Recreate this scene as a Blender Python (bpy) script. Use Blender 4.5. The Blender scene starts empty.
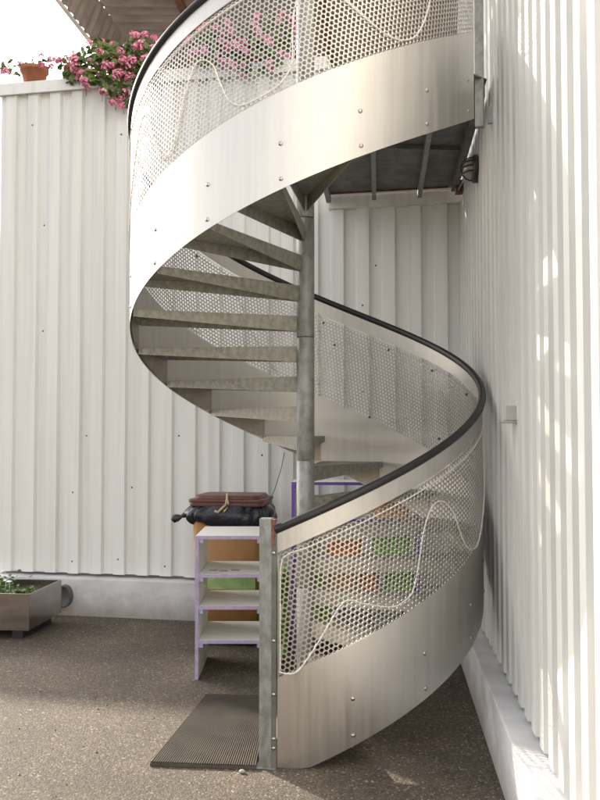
import bpy, bmesh, math, random
import numpy as np
from mathutils import Vector, Matrix
random.seed(7); RNG = np.random.default_rng(7)
PI = math.pi
sc = bpy.context.scene
COL = sc.collection

# ---------------------------------------------------------------- helpers
def tag(o, label=None, cat=None, group=None, kind=None):
    if label: o['label'] = label
    if cat: o['category'] = cat
    if group: o['group'] = group
    if kind: o['kind'] = kind
    return o

def empty(name, loc=(0, 0, 0), rz=0.0, **k):
    o = bpy.data.objects.new(name, None); COL.objects.link(o)
    o.location = loc; o.rotation_euler = (0, 0, rz); o.empty_display_size = .1
    return tag(o, **k)

def link(name, me, m=None, parent=None, **k):
    o = bpy.data.objects.new(name, me); COL.objects.link(o)
    if m is not None and not me.materials: me.materials.append(m)
    if parent: o.parent = parent
    return tag(o, **k)

class MB:
    """mesh builder: gathers vertices, faces, smooth flags and material slots"""
    def __init__(s): s.v = []; s.f = []; s.sm = []; s.mi = []; s.cur = 0
    def add(s, vs, fs, smooth=False):
        b = len(s.v); s.v += [tuple(p) for p in vs]
        s.f += [tuple(b + i for i in f) for f in fs]; s.sm += [smooth] * len(fs); s.mi += [s.cur] * len(fs)
    def box(s, lo, hi, M=None):
        x0, y0, z0 = lo; x1, y1, z1 = hi
        vs = [Vector(p) for p in ((x0,y0,z0),(x1,y0,z0),(x1,y1,z0),(x0,y1,z0),(x0,y0,z1),(x1,y0,z1),(x1,y1,z1),(x0,y1,z1))]
        if M is not None: vs = [M @ p for p in vs]
        s.add(vs, [(3,2,1,0),(4,5,6,7),(0,1,5,4),(1,2,6,5),(2,3,7,6),(3,0,4,7)])
    def prism(s, poly, z0, z1, M=None, smooth=False):
        n = len(poly)
        vs = [Vector((x, y, z0)) for x, y in poly] + [Vector((x, y, z1)) for x, y in poly]
        if M is not None: vs = [M @ p for p in vs]
        b = len(s.v); s.v += [tuple(p) for p in vs]
        for i in range(n):
            j = (i + 1) % n; s.f.append((b+i, b+j, b+n+j, b+n+i)); s.sm.append(smooth); s.mi.append(s.cur)
        s.f.append(tuple(b+n+i for i in range(n))); s.sm.append(False); s.mi.append(s.cur)
        s.f.append(tuple(b+n-1-i for i in range(n))); s.sm.append(False); s.mi.append(s.cur)
    def lathe(s, prof, seg=24, M=None, cap=True):
        vs = []
        for r, z in prof:
            for k in range(seg):
                a = 2*PI*k/seg; vs.append(Vector((r*math.cos(a), r*math.sin(a), z)))
        if M is not None: vs = [M @ p for p in vs]
        fs = [(i*seg+k, i*seg+(k+1)%seg, (i+1)*seg+(k+1)%seg, (i+1)*seg+k) for i in range(len(prof)-1) for k in range(seg)]
        b = len(s.v); s.add(vs, fs, True)
        if cap:
            s.f.append(tuple(b+seg-1-k for k in range(seg))); s.sm.append(False); s.mi.append(s.cur)
            t = b+(len(prof)-1)*seg; s.f.append(tuple(t+k for k in range(seg))); s.sm.append(False); s.mi.append(s.cur)
    def tube(s, pts, r, seg=8, cap=True, flat=1.0):
        pts = [Vector(p) for p in pts]; n = len(pts); vs = []
        for i, p in enumerate(pts):
            t = (pts[min(i+1,n-1)] - pts[max(i-1,0)]).normalized()
            up = Vector((0,0,1)) if abs(t.z) < .97 else Vector((1,0,0))
            a = t.cross(up).normalized(); b_ = a.cross(t).normalized()
            rr = r[i] if isinstance(r, (list, tuple)) else r
            for k in range(seg):
                q = 2*PI*k/seg; vs.append(p + a*(rr*math.cos(q)) + b_*(rr*flat*math.sin(q)))
        fs = [(i*seg+k, i*seg+(k+1)%seg, (i+1)*seg+(k+1)%seg, (i+1)*seg+k) for i in range(n-1) for k in range(seg)]
        b = len(s.v); s.add(vs, fs, True)
        if cap:
            s.f.append(tuple(b+seg-1-k for k in range(seg))); s.sm.append(False); s.mi.append(s.cur)
            t = b+(n-1)*seg; s.f.append(tuple(t+k for k in range(seg))); s.sm.append(False); s.mi.append(s.cur)
    def mesh(s, name):
        me = bpy.data.meshes.new(name); me.from_pydata(s.v, [], s.f)
        me.polygons.foreach_set('use_smooth', s.sm); me.polygons.foreach_set('material_index', s.mi); me.update()
        return me
    def build(s, name, m, parent=None, bevel=0, **k):
        me = s.mesh(name)
        ms = m if isinstance(m, (list, tuple)) else [m]
        for x in ms: me.materials.append(x)
        o = link(name, me, None, parent, **k)
        if bevel:
            bm = bmesh.new(); bm.from_mesh(me)
            bmesh.ops.bevel(bm, geom=[e for e in bm.edges if e.is_manifold and e.calc_face_angle(0) > .6], offset=bevel, segments=2, profile=.6, affect='EDGES')
            bm.to_mesh(me); bm.free()
        return o

# ---------------------------------------------------------------- materials
def mat(name, base, rough=.6, metal=0.0, var=0.0, scale=(4,4,4), detail=5, bump=0.0, bscale=None, rvar=0.0, col2=None, lo=.35, hi=.65, spec=None, coat=0):
    m = bpy.data.materials.new(name); m.use_nodes = True
    nt = m.node_tree; N = nt.nodes; L = nt.links; p = N['Principled BSDF']
    p.inputs['Base Color'].default_value = (*base, 1); p.inputs['Roughness'].default_value = rough; p.inputs['Metallic'].default_value = metal
    if spec is not None: p.inputs['Specular IOR Level'].default_value = spec
    if coat: p.inputs['Coat Weight'].default_value = coat; p.inputs['Coat Roughness'].default_value = .2
    tc = N.new('ShaderNodeTexCoord')
    def noise(sc_, det=5):
        mp = N.new('ShaderNodeMapping'); mp.inputs['Scale'].default_value = sc_ if isinstance(sc_, (tuple, list)) else (sc_,)*3
        L.new(tc.outputs['Object'], mp.inputs['Vector'])
        n = N.new('ShaderNodeTexNoise'); n.inputs['Detail'].default_value = det; n.inputs['Scale'].default_value = 1
        n.inputs['Roughness'].default_value = .6
        L.new(mp.outputs['Vector'], n.inputs['Vector']); return n
    if var or col2:
        n = noise(scale, detail)
        r = N.new('ShaderNodeValToRGB'); L.new(n.outputs['Fac'], r.inputs['Fac'])
        c2 = col2 if col2 else tuple(c*(1-var) for c in base)
        r.color_ramp.elements[0].position = lo; r.color_ramp.elements[0].color = (*c2, 1)
        r.color_ramp.elements[1].position = hi; r.color_ramp.elements[1].color = (*base, 1)
        L.new(r.outputs['Color'], p.inputs['Base Color'])
    if rvar:
        n2 = noise(scale, detail)
        mr = N.new('ShaderNodeMapRange'); mr.inputs['From Min'].default_value = .3; mr.inputs['From Max'].default_value = .7
        mr.inputs['To Min'].default_value = rough - rvar; mr.inputs['To Max'].default_value = rough + rvar
        L.new(n2.outputs['Fac'], mr.inputs['Value']); L.new(mr.outputs['Result'], p.inputs['Roughness'])
    if bump:
        n3 = noise(bscale or scale, 4)
        b = N.new('ShaderNodeBump'); b.inputs['Strength'].default_value = bump; b.inputs['Distance'].default_value = .01
        L.new(n3.outputs['Fac'], b.inputs['Height']); L.new(b.outputs['Normal'], p.inputs['Normal'])
    return m

ANROT = 0.0
M = {}
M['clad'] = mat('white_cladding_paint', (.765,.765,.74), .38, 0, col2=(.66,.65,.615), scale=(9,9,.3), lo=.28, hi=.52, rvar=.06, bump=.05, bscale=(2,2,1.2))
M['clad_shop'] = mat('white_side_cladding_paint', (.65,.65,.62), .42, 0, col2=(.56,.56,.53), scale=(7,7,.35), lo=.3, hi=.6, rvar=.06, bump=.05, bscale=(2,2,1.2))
M['plinth'] = mat('painted_plinth', (.66,.66,.67), .8, 0, col2=(.50,.49,.49), scale=(3,3,6), lo=.25, hi=.6, bump=.15, bscale=(60,60,60))
M['steel'] = mat('brushed_stainless', (.62,.60,.565), .42, .95, col2=(.54,.52,.485), scale=(26,26,.9), lo=.3, hi=.7, rvar=.08, bump=.02, bscale=(5,5,3))
M['perf'] = mat('perforated_stainless', (.50,.48,.45), .42, 1.0, col2=(.43,.41,.38), scale=(14,14,2), lo=.3, hi=.7, rvar=.05)
M['rod'] = mat('clear_hose', (.72,.69,.65), .3, 0)
M['rubber'] = mat('black_rubber_handrail', (.018,.016,.017), .42, 0, var=.3, scale=(8,8,8))
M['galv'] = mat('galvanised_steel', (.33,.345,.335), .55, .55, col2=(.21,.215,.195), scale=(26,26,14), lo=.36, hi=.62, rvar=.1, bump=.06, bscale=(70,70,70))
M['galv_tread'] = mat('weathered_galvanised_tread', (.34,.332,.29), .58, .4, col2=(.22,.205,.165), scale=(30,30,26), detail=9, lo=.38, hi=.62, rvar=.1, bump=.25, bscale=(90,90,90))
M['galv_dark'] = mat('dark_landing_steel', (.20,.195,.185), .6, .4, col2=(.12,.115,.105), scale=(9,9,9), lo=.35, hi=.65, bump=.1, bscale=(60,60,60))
M['plate'] = mat('stained_steel_plate', (.54,.50,.44), .5, .85, col2=(.40,.35,.285), scale=(16,16,5), lo=.35, hi=.65, rvar=.08)
M['bolt'] = mat('bolt_steel', (.5,.48,.45), .3, 1.0)
M['screw'] = mat('screw_head', (.12,.12,.12), .4, .8)
M['white_board'] = mat('white_melamine', (.83,.82,.78), .45, 0, var=.06, scale=(6,6,6), lo=.3, hi=.6)
M['lavender'] = mat('lavender_edge_paint', (.45,.38,.58), .5, 0, var=.2, scale=(20,20,20))
M['purple'] = mat('purple_edge_paint', (.22,.10,.52), .5, 0, var=.15, scale=(20,20,20))
M['lid'] = mat('brown_bin_lid', (.13,.045,.03), .42, 0, var=.25, scale=(9,9,9))
M['bin'] = mat('ochre_bin_body', (.40,.20,.065), .55, 0, var=.2, scale=(5,5,2))
M['bag'] = mat('black_plastic_bag', (.014,.014,.022), .22, 0, bump=.7, bscale=(26,26,34))
M['rope'] = mat('beige_rope', (.45,.36,.24), .9)
M['mat'] = mat('ribbed_rubber', (.085,.068,.052), .8, 0, col2=(.05,.041,.034), scale=(6,6,6), bump=.2, bscale=(80,80,80))
M['planter'] = mat('planter_stainless', (.45,.42,.385), .2, 1.0, var=.25, scale=(2,2,9), rvar=.06)
M['soil'] = mat('potting_soil', (.045,.032,.022), .95, 0, var=.5, scale=(40,40,40), bump=.6, bscale=(60,60,60))
M['terracotta'] = mat('terracotta', (.40,.15,.085), .8, 0, var=.25, scale=(12,12,12), bump=.1, bscale=(50,50,50))
M['leaf'] = mat('geranium_leaf', (.17,.25,.055), .55, 0, col2=(.08,.14,.03), scale=(9,9,9), lo=.4, hi=.6)
M['leaf2'] = mat('planter_leaf', (.10,.20,.03), .55, 0, col2=(.05,.11,.02), scale=(14,14,14), lo=.4, hi=.6)
M['petal'] = mat('pink_petal', (.80,.20,.36), .6, 0, col2=(.85,.46,.58), scale=(14,14,14), lo=.4, hi=.62)
M['petal_w'] = mat('white_petal', (.8,.8,.78), .6)
M['stem'] = mat('stem', (.10,.11,.035), .6)
M['roof'] = mat('corrugated_roof', (.34,.30,.275), .75, 0, col2=(.22,.19,.17), scale=(2,6,4), lo=.35, hi=.65, bump=.2, bscale=(20,20,20))
M['fascia'] = mat('pale_fascia', (.55,.52,.49), .6, 0, var=.2, scale=(4,4,4))
M['rust'] = mat('rusty_beam', (.16,.07,.045), .8, 0, var=.4, scale=(10,10,10))
M['rust2'] = mat('orange_rust', (.26,.10,.06), .85, 0, col2=(.12,.06,.05), scale=(60,60,60))
M['render'] = mat('beige_render', (.42,.37,.31), .85, 0, var=.2, scale=(2,2,1), bump=.1, bscale=(40,40,40))
M['tile'] = mat('roof_tile', (.25,.10,.07), .8, 0, var=.3, scale=(6,6,6))
M['green'] = mat('green_plastic', (.26,.62,.10), .4, 0, var=.15, scale=(6,6,6))
M['palegreen'] = mat('pale_green_label', (.36,.52,.20), .6, 0, var=.3, scale=(9,9,14))
M['orange'] = mat('orange_plastic', (.85,.26,.08), .4, 0, var=.15, scale=(6,6,6))
M['peach'] = mat('peach_plastic', (.85,.48,.25), .45, 0, var=.12, scale=(6,6,6))
M['grey_pl'] = mat('grey_plastic', (.33,.33,.33), .5)
M['pipe'] = mat('dark_pipe', (.13,.13,.125), .55, 0, var=.2, scale=(20,20,20))
M['box_pl'] = mat('beige_socket_box', (.46,.43,.40), .5)
M['lampblack'] = mat('black_lamp_housing', (.02,.018,.018), .5)
M['lampglass'] = mat('frosted_lamp_glass', (.26,.24,.21), .2, 0)
M['redcap'] = mat('dark_red_box', (.09,.025,.02), .5)

for k_, an in (('steel', .6), ('perf', .5)):
    nt_ = M[k_].node_tree; p_ = nt_.nodes['Principled BSDF']; tg = nt_.nodes.new('ShaderNodeTangent'); tg.direction_type = 'RADIAL'; tg.axis = 'Z'
    nt_.links.new(tg.outputs[0], p_.inputs['Tangent']); p_.inputs['Anisotropic'].default_value = an; p_.inputs['Anisotropic Rotation'].default_value = ANROT

def ground_mat():
    m = bpy.data.materials.new('asphalt_aggregate'); m.use_nodes = True
    nt = m.node_tree; N = nt.nodes; L = nt.links; p = N['Principled BSDF']; p.inputs['Roughness'].default_value = .85
    tc = N.new('ShaderNodeTexCoord')
    def nz(s, d=4, r=.6):
        n = N.new('ShaderNodeTexNoise'); n.inputs['Scale'].default_value = s; n.inputs['Detail'].default_value = d; n.inputs['Roughness'].default_value = r
        L.new(tc.outputs['Object'], n.inputs['Vector']); return n
    def ramp(src, a, ca, b, cb):
        r = N.new('ShaderNodeValToRGB'); L.new(src, r.inputs['Fac']); e = r.color_ramp.elements
        e[0].position = a; e[0].color = (*ca, 1); e[1].position = b; e[1].color = (*cb, 1); return r
    def mix(fac, a, b, mode='MIX'):
        x = N.new('ShaderNodeMixRGB'); x.blend_type = mode
        if isinstance(fac, float): x.inputs[0].default_value = fac
        else: L.new(fac, x.inputs[0])
        for i, c in ((1, a), (2, b)):
            if isinstance(c, tuple): x.inputs[i].default_value = (*c, 1)
            else: L.new(c, x.inputs[i])
        return x
    # each stone of the worn surface is a voronoi cell with its own grey or brown
    v = N.new('ShaderNodeTexVoronoi'); v.inputs['Scale'].default_value = 105; L.new(tc.outputs['Object'], v.inputs['Vector'])
    sep = N.new('ShaderNodeSeparateColor'); L.new(v.outputs['Color'], sep.inputs['Color'])
    stone = ramp(sep.outputs[0], 0, (.055,.046,.040), 1, (.190,.157,.112))
    e = stone.color_ramp.elements.new(.55); e.color = (.100,.083,.063, 1)
    e = stone.color_ramp.elements.new(.9); e.color = (.145,.119,.086, 1)
    spark = ramp(sep.outputs[1], .968, (0,0,0), .98, (1,1,1))
    red = ramp(sep.outputs[2], .975, (0,0,0), .985, (1,1,1))
    c = mix(spark.outputs['Color'], stone.outputs['Color'], (.33,.28,.22))
    c = mix(red.outputs['Color'], c.outputs[0], (.17,.085,.065))
    big = ramp(nz(1.1, 6).outputs['Fac'], .33, (.62,.61,.60), .68, (1.15,1.12,1.07))
    c = mix(1.0, c.outputs[0], big.outputs['Color'], 'MULTIPLY')
    stain = ramp(nz(3.3, 3).outputs['Fac'], .62, (1,1,1), .74, (.62,.60,.58))
    c = mix(1.0, c.outputs[0], stain.outputs['Color'], 'MULTIPLY')
    L.new(c.outputs[0], p.inputs['Base Color'])
    b = N.new('ShaderNodeBump'); b.inputs['Strength'].default_value = .55; b.inputs['Distance'].default_value = .005
    h = N.new('ShaderNodeMath'); h.operation = 'SUBTRACT'; h.inputs[0].default_value = 1; L.new(v.outputs['Distance'], h.inputs[1])
    L.new(h.outputs[0], b.inputs['Height']); L.new(b.outputs['Normal'], p.inputs['Normal'])
    return m
M['ground'] = ground_mat()
def splash(m, top=.16):
    """dirt splashed up from the ground: ragged band of grime at the foot of the painted concrete"""
    nt = m.node_tree; N = nt.nodes; L = nt.links; p = N['Principled BSDF']; src = p.inputs['Base Color'].links[0].from_socket
    g = N.new('ShaderNodeNewGeometry'); sx = N.new('ShaderNodeSeparateXYZ'); L.new(g.outputs['Position'], sx.inputs[0])
    n = N.new('ShaderNodeTexNoise'); n.inputs['Scale'].default_value = 7; n.inputs['Detail'].default_value = 8; n.inputs['Roughness'].default_value = .7; L.new(g.outputs['Position'], n.inputs['Vector'])
    ma = N.new('ShaderNodeMath'); ma.operation = 'MULTIPLY_ADD'; L.new(n.outputs['Fac'], ma.inputs[0]); ma.inputs[1].default_value = -.30; L.new(sx.outputs['Z'], ma.inputs[2])
    mr = N.new('ShaderNodeMapRange'); mr.inputs['From Min'].default_value = -.14; mr.inputs['From Max'].default_value = .06; mr.inputs['To Min'].default_value = .75; mr.inputs['To Max'].default_value = 0; L.new(ma.outputs[0], mr.inputs['Value'])
    x = N.new('ShaderNodeMixRGB'); L.new(mr.outputs[0], x.inputs[0]); L.new(src, x.inputs[1]); x.inputs[2].default_value = (.30,.265,.23,1); L.new(x.outputs[0], p.inputs['Base Color'])
splash(M['plinth'])

# ---------------------------------------------------------------- measured geometry
H_CAM, PITCH, FPX = 1.638, .0385, 876.4
CX, CY, R = .034, 5.422, 1.07                 # staircase axis and radius
P_H, ZB = .46485, .0018                       # helix rise per radian, bottom edge at a = 0
A0, A1 = math.radians(-7.8), math.radians(424)
HB, HP, HT, HH = 0.0, .50, 1.112, 1.229       # band offsets above the bottom edge
def hz(a, off=0.0): return ZB + P_H*a + off
def cyl(a, r, z): return Vector((r*math.sin(a), -r*math.cos(a), z))

TILT = -.2
bd = Vector((1, TILT, 0)).normalized(); bn = Vector((TILT, -1, 0)).normalized()        # back wall: along, outward
B0 = Vector((-1.517, 7.86, 0))                                                         # a point on its plinth face
rd = Vector((.0973, .9953, 0)); rn = Vector((-.9953, .0973, 0))                        # side wall: along, outward
R0 = Vector((1.154, 6.391, 0))

# ---------------------------------------------------------------- ground
g = MB(); S = 140
g.add([(-S,-S,0),(S,-S,0),(S,S,0),(-S,S,0)], [(0,1,2,3)])
g.build('ground', M['ground'], kind='structure')

# ---------------------------------------------------------------- cladding
PITCHW, DEPTH = .2235, .038
def clad_mesh(p, d, n, L, z0, z1, phase, thick=.16, pitch=.2235, depth=.038):
    """closed trapezoidal sheet of length L from p along d, n points outward, profile valley depth DEPTH"""
    prof = []
    keys = [(0,0),(.42*pitch,0),(.475*pitch,1),(.945*pitch,1)]        # valley, slope, rib, slope
    k = -2
    while k*pitch - phase < L + pitch:
        for s, o in keys: prof.append((k*pitch - phase + s, -depth*(1-o)))
        k += 1
    def at(s):
        for (s0,o0),(s1,o1) in zip(prof, prof[1:]):
            if s0 <= s <= s1: return o0 + (o1-o0)*(s-s0)/max(s1-s0,1e-6)
    pts = [(0, at(0))] + [q for q in prof if 1e-4 < q[0] < L-1e-4] + [(L, at(L))]
    mb = MB()
    poly = [(p + d*s + n*o) for s, o in pts] + [p + d*L - n*thick, p - n*thick]
    poly = [(q.x, q.y) for q in poly]
    ar = sum(x0*y1-x1*y0 for (x0,y0),(x1,y1) in zip(poly, poly[1:]+poly[:1]))
    if ar < 0: poly.reverse()
    mb.prism(poly, z0, z1)
    return mb
def strip(mb, p, d, n, s0, s1, o0, o1, z0, z1):
    """box along a wall: s along, o outward offset"""
    c = [p+d*s0+n*o0, p+d*s1+n*o0, p+d*s1+n*o1, p+d*s0+n*o1]
    poly = [(q.x,q.y) for q in c]
    ar = sum(x0*y1-x1*y0 for (x0,y0),(x1,y1) in zip(poly, poly[1:]+poly[:1]))
    if ar < 0: poly.reverse()
    mb.prism(poly, z0, z1)

OFF = .105                                       # cladding face sits this far behind the plinth face
def s_at(p, d, x): return (x - p.x)/d.x
BL = s_at(B0, bd, -2.885); BM = s_at(B0, bd, .228); BR = s_at(B0, bd, 1.37)
PB = B0 - bn*OFF
build = empty('building', (B0.x, B0.y, 0), label='white clad building with flower pots on its flat coping behind the staircase', cat='building')
def inbuild(o): o.parent = build; o.location = (-B0.x, -B0.y, 0); return o
phase_b = (BL - s_at(PB, bd, -.487)) % PITCHW
PH = lambda s: ((s - (s_at(PB, bd, -.487))) % PITCHW)
o = clad_mesh(PB + bd*BL, bd, bn, BM-BL, .362, 4.86, PH(BL)).build('cladding', M['clad']); inbuild(o)
o = clad_mesh(PB + bd*BM, bd, bn, BR-BM+.2, .362, 3.60, PH(BM)).build('cladding', M['clad']); inbuild(o)
mb = MB(); strip(mb, B0, bd, bn, BL-.02, BR+.3, -.30, 0, -.2, .333)
inbuild(mb.build('plinth', M['plinth'], bevel=.008))
mb = MB(); strip(mb, PB, bd, bn, BL-.025, BM, -.22, .035, 4.862, 4.958); strip(mb, PB, bd, bn, BL-.025, BM, .022, .036, 4.845, 4.90)
inbuild(mb.build('coping', M['clad'], bevel=.005))
mb = MB(); strip(mb, PB, bd, bn, BM+.003, BR+.1, -.22, .034, 3.602, 3.712)
inbuild(mb.build('coping', M['clad'], bevel=.005))
mb = MB(); strip(mb, PB, bd, bn, BL+.16, BR+2.5, -7, -.23, 3.45, 3.66)
inbuild(mb.build('terrace_slab', M['render']))
mb = MB(); strip(mb, PB, bd, bn, BL, BL+.15, -7, -.165, 0, 4.86)
inbuild(mb.build('return_wall', M['clad']))
mb = MB(); strip(mb, PB, bd, bn, BL+.7, BR+3, -7.4, -7.0, 0, 6.6)
inbuild(mb.build('rear_wall', M['render']))
# screw heads on the back cladding
scr = MB(); scr.lathe([(.0001,.006),(.006,.005),(.0085,0)], 8, Matrix.Rotation(PI/2, 4, 'X'), cap=False)
scr_me = scr.mesh('screw'); scr_me.materials.append(M['screw'])
k0 = s_at(PB, bd, -.487)
for i, z in [(-10,4.55),(-9,3.6),(-7,1.62),(-5,1.15),(-6,.5),(-8,1.1),(-3,1.62),(-2,1.1),(-8,.47),(-4,.45),(-9,2.6),(-6,4.4),(-5,3.4),(0,2.4),(0,1.45),(1,1.55),(1,2.05),(4,2.75),(5,2.2),(4,2.0),(6,2.35),(5,3.1),(-1,1.9)]:
    s = k0 + i*PITCHW + (.044 if i % 2 else .155); off = -DEPTH if i % 2 else 0
    if BL+.05 < s < BR-.05:
        o = link('screw', scr_me, None, build)
        q = PB + bd*s + bn*(off+.001) - B0; o.location = (q.x, q.y, z); o.rotation_euler = (0,0,math.atan2(bn.y,bn.x)+PI/2)

for i in (-8, -3, 3):
    s = k0 + i*PITCHW + .475*PITCHW
    zt = 4.86 if s + .1 < BM else 3.6
    mb = MB(); strip(mb, PB, bd, bn, s+.012, s+.106, -.002, .0018, .358, zt-.004)
    inbuild(mb.build('sheet_lap', M['clad']))

side = empty('warehouse', (R0.x, R0.y, 0), label='tall white clad wall on the right catching the staircase shadow', cat='building')
def inside_(o): o.parent = side; o.location = (-R0.x, -R0.y, 0); return o
PR = R0 - rn*OFF
SL, SR = -11.0, 1.05
sb = PR + rd*SR
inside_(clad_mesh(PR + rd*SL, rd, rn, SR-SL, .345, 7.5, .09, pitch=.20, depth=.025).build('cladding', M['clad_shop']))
mb = MB(); strip(mb, R0, rd, rn, SL, SR+.2, -.30, 0, -.2, .326)
inside_(mb.build('plinth', M['plinth'], bevel=.010))

# ---------------------------------------------------------------- spiral staircase
st = empty('spiral_staircase', (CX, CY, 0), label='stainless steel spiral staircase with perforated balustrade and galvanised treads', cat='staircase')
# helical plain bands
def helix_band(off0, off1, ro, ri, a0=A0, a1=A1, n=400, clamp=True):
    mb = MB(); vs = []
    for i in range(n+1):
        a = a0 + (a1-a0)*i/n
        z0, z1 = hz(a, off0), hz(a, off1)
        if clamp: z0 = max(z0, .006)
        for r, z in ((ro,z0),(ro,z1),(ri,z1),(ri,z0)): vs.append(cyl(a, r, z))
    N4 = lambda i, k: i*4+k
    for k in range(4):       # separate vertex rings keep the edges sharp
        pass
    rings = [(0,1),(1,2),(2,3),(3,0)]
    for (p, q) in rings:
        vv = []
        for i in range(n+1): vv += [vs[N4(i,p)], vs[N4(i,q)]]
        mb.add(vv, [(2*i, 2*i+2, 2*i+3, 2*i+1) for i in range(n)], True)
    mb.add([vs[0],vs[1],vs[2],vs[3]], [(0,1,2,3)]); e = vs[-4:]; mb.add(e, [(3,2,1,0)])
    return mb
RO, RI = R+.0015, R-.0015
stringer = helix_band(HB, HP, RO, RI).build('stringer', M['steel'], st)
# perforated sheet: hexagonal cells, each with a real punched hole
def perf_mesh():
    p = .0262; r = .0103; sl = math.atan(P_H/R); cs, sn = math.cos(sl), math.sin(sl)
    rowh = .8660254*p; d0 = HP*cs + r + .004; nrow = int((HT*cs - d0 - r - .003)/rowh) + 1
    CA, CZ, ROW = [], [], []
    L0, L1 = R*A0/cs - 1.0, R*A1/cs + 1.0
    for j in range(-1, nrow+1):
        d = d0 + j*rowh                                  # rows run parallel to the sloping edges
        for i in range(int((L1-L0)/p)):
            l = L0 + (i + .5*(j % 2))*p
            a = (l*cs - d*sn)/R
            if A0 - .03/R < a < A1 + .03/R: CA.append(a); CZ.append(ZB + l*sn + d*cs); ROW.append(j)
    CA = np.array(CA); CZ = np.array(CZ); ROW = np.array(ROW)
    hole = (ROW >= 0) & (ROW < nrow) & (CA > A0 + .016/R) & (CA < A1 - .016/R)
    ang = np.arange(12)*PI/6 + sl
    rad = np.where(np.arange(12) % 2 == 1, p/math.sqrt(3), p/2)
    oa, oz = rad*np.cos(ang)/R, rad*np.sin(ang)
    ia, iz = r*np.cos(ang)/R, r*np.sin(ang)
    def pos(a, z, rr): return np.stack([rr*np.sin(a), -rr*np.cos(a), z], -1)
    def clampz(a, z, row=None):
        a = np.clip(a, A0, A1); lo, hi = ZB+P_H*a+HP, ZB+P_H*a+HT
        if row is not None:
            z = np.where((row < 0) & (z < lo+.012), lo, z); z = np.where((row >= nrow) & (z > hi-.022), hi, z)
        return a, np.clip(z, lo, hi)
    V = []; Q = []; base = 0; ng = []
    ha, hz_ = CA[hole][:,None], CZ[hole][:,None]; nh = len(ha)
    oA, oZ = clampz(ha+oa, hz_+oz); iA, iZ = ha+ia, hz_+iz
    blocks = [pos(oA,oZ,RO), pos(iA,iZ,RO), pos(oA,oZ,RI), pos(iA,iZ,RI), pos(iA,iZ,RO), pos(iA,iZ,RI)]
    V = np.concatenate(blocks, 1).reshape(-1,3)        # 72 per cell
    k = np.arange(12); k2 = (k+1) % 12
    f1 = np.stack([k, k2, 12+k2, 12+k], -1); f2 = np.stack([24+k2, 24+k, 36+k, 36+k2], -1); f3 = np.stack([48+k, 48+k2, 60+k2, 60+k], -1)
    F = np.concatenate([f1,f2,f3], 0)
    F = (F[None] + (np.arange(nh)*72)[:,None,None]).reshape(-1,4)
    sa, sz = CA[~hole][:,None], CZ[~hole][:,None]; ns = len(sa)
    sA, sZ = clampz(sa+oa, sz+oz, ROW[~hole][:,None])
    V2 = np.concatenate([pos(sA,sZ,RO), pos(sA,sZ,RI)], 1).reshape(-1,3)
    g1 = np.arange(12); g2 = 12+np.arange(12)[::-1]
    G = np.stack([g1,g2],0); G = (G[None] + (nh*72 + np.arange(ns)*24)[:,None,None]).reshape(-1,12)
    VV = np.concatenate([V,V2],0)
    me = bpy.data.meshes.new('perforated_panel')
    loops = np.concatenate([F.reshape(-1), G.reshape(-1)])
    starts = np.concatenate([np.arange(len(F))*4, len(F)*4 + np.arange(len(G))*12])
    me.vertices.add(len(VV)); me.vertices.foreach_set('co', VV.astype(np.float32).reshape(-1))
    me.loops.add(len(loops)); me.loops.foreach_set('vertex_index', loops.astype(np.int32))
    me.polygons.add(len(starts)); me.polygons.foreach_set('loop_start', starts.astype(np.int32))
    me.polygons.foreach_set('use_smooth', np.ones(len(starts), bool))
    me.update(calc_edges=True); me.validate()
    return me
link('perforated_panel', perf_mesh(), M['perf'], st)
helix_band(HT, HH, RO, RI).build('top_band', M['steel'], st)
# handrail: rubber profile pushed over the top edge
hr = MB(); hr.tube([cyl(a, R+.002, hz(a, HH)) for a in np.linspace(A0-.01, A1+.02, 420)], .0225, 12, flat=.95)
hr.build('handrail', M['rubber'], st)
# bent rods on the outside of the perforated sheet
wave = [(-7.3,.528),(-5,.50),(-2.6,.492),(0,.53),(3.4,.60),(8.6,.715),(11.5,.722),(15.1,.672),(23.1,.582),(27,.572),(30.1,.60),(32.2,.731),(34,.87),(37,.955),(41,.95),(46,.85),(52,.63),(57,.54),(64,.52),(75,.68),(82,.90),(86,.96),(90,.93),(95,.70),(99,.56),(105,.52),(112,.53),(116,.60),(117.5,.80),(119.4,.925),(123.5,.908),(131.9,.719),(141.6,.579),(149,.50),(153.7,.504),(155,.70),(156.7,.90),(160,.984),(166,.96),(170,.85),(175,.62),(182,.53),(190,.53),(200,.72),(206,.92),(210,.96),(214,.92),(219,.66),(223,.55),(229,.52),(238,.58),(248,.83),(253,.94),(258,.94),(263,.72),(268,.56),(274,.52),(284,.55),(295,.80),(300,.93),(305,.93),(310,.72),(314,.56),(319,.58),(322,.72),(324.3,.828),(327.5,.907),(330.6,.893),(333.6,.826),(335.5,.725),(338.2,.601),(342,.53),(348.5,.519),(353.4,.543),(356,.619),(356.2,.798),(357,.90),(360,.96),(364,.94),(370.3,.826),(377,.678),(383.2,.569),(388,.527),(392.1,.537),(395.5,.618),(397.3,.71),(399.5,.88),(403,.95),(408,.93),(415,.70),(420,.56)]
def smooth(pts, n=6):
    out = []
    for i in range(len(pts)-1):
        p0, p1, p2, p3 = (Vector((*pts[max(i-1,0)],0)), Vector((*pts[i],0)), Vector((*pts[i+1],0)), Vector((*pts[min(i+2,len(pts)-1)],0)))
        for k in range(n):
            t = k/n
            out.append(.5*((2*p1)+(p2-p0)*t+(2*p0-5*p1+4*p2-p3)*t*t+(3*p1-p0-3*p2+p3)*t**3))
    out.append(Vector((*pts[-1],0))); return out
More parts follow.
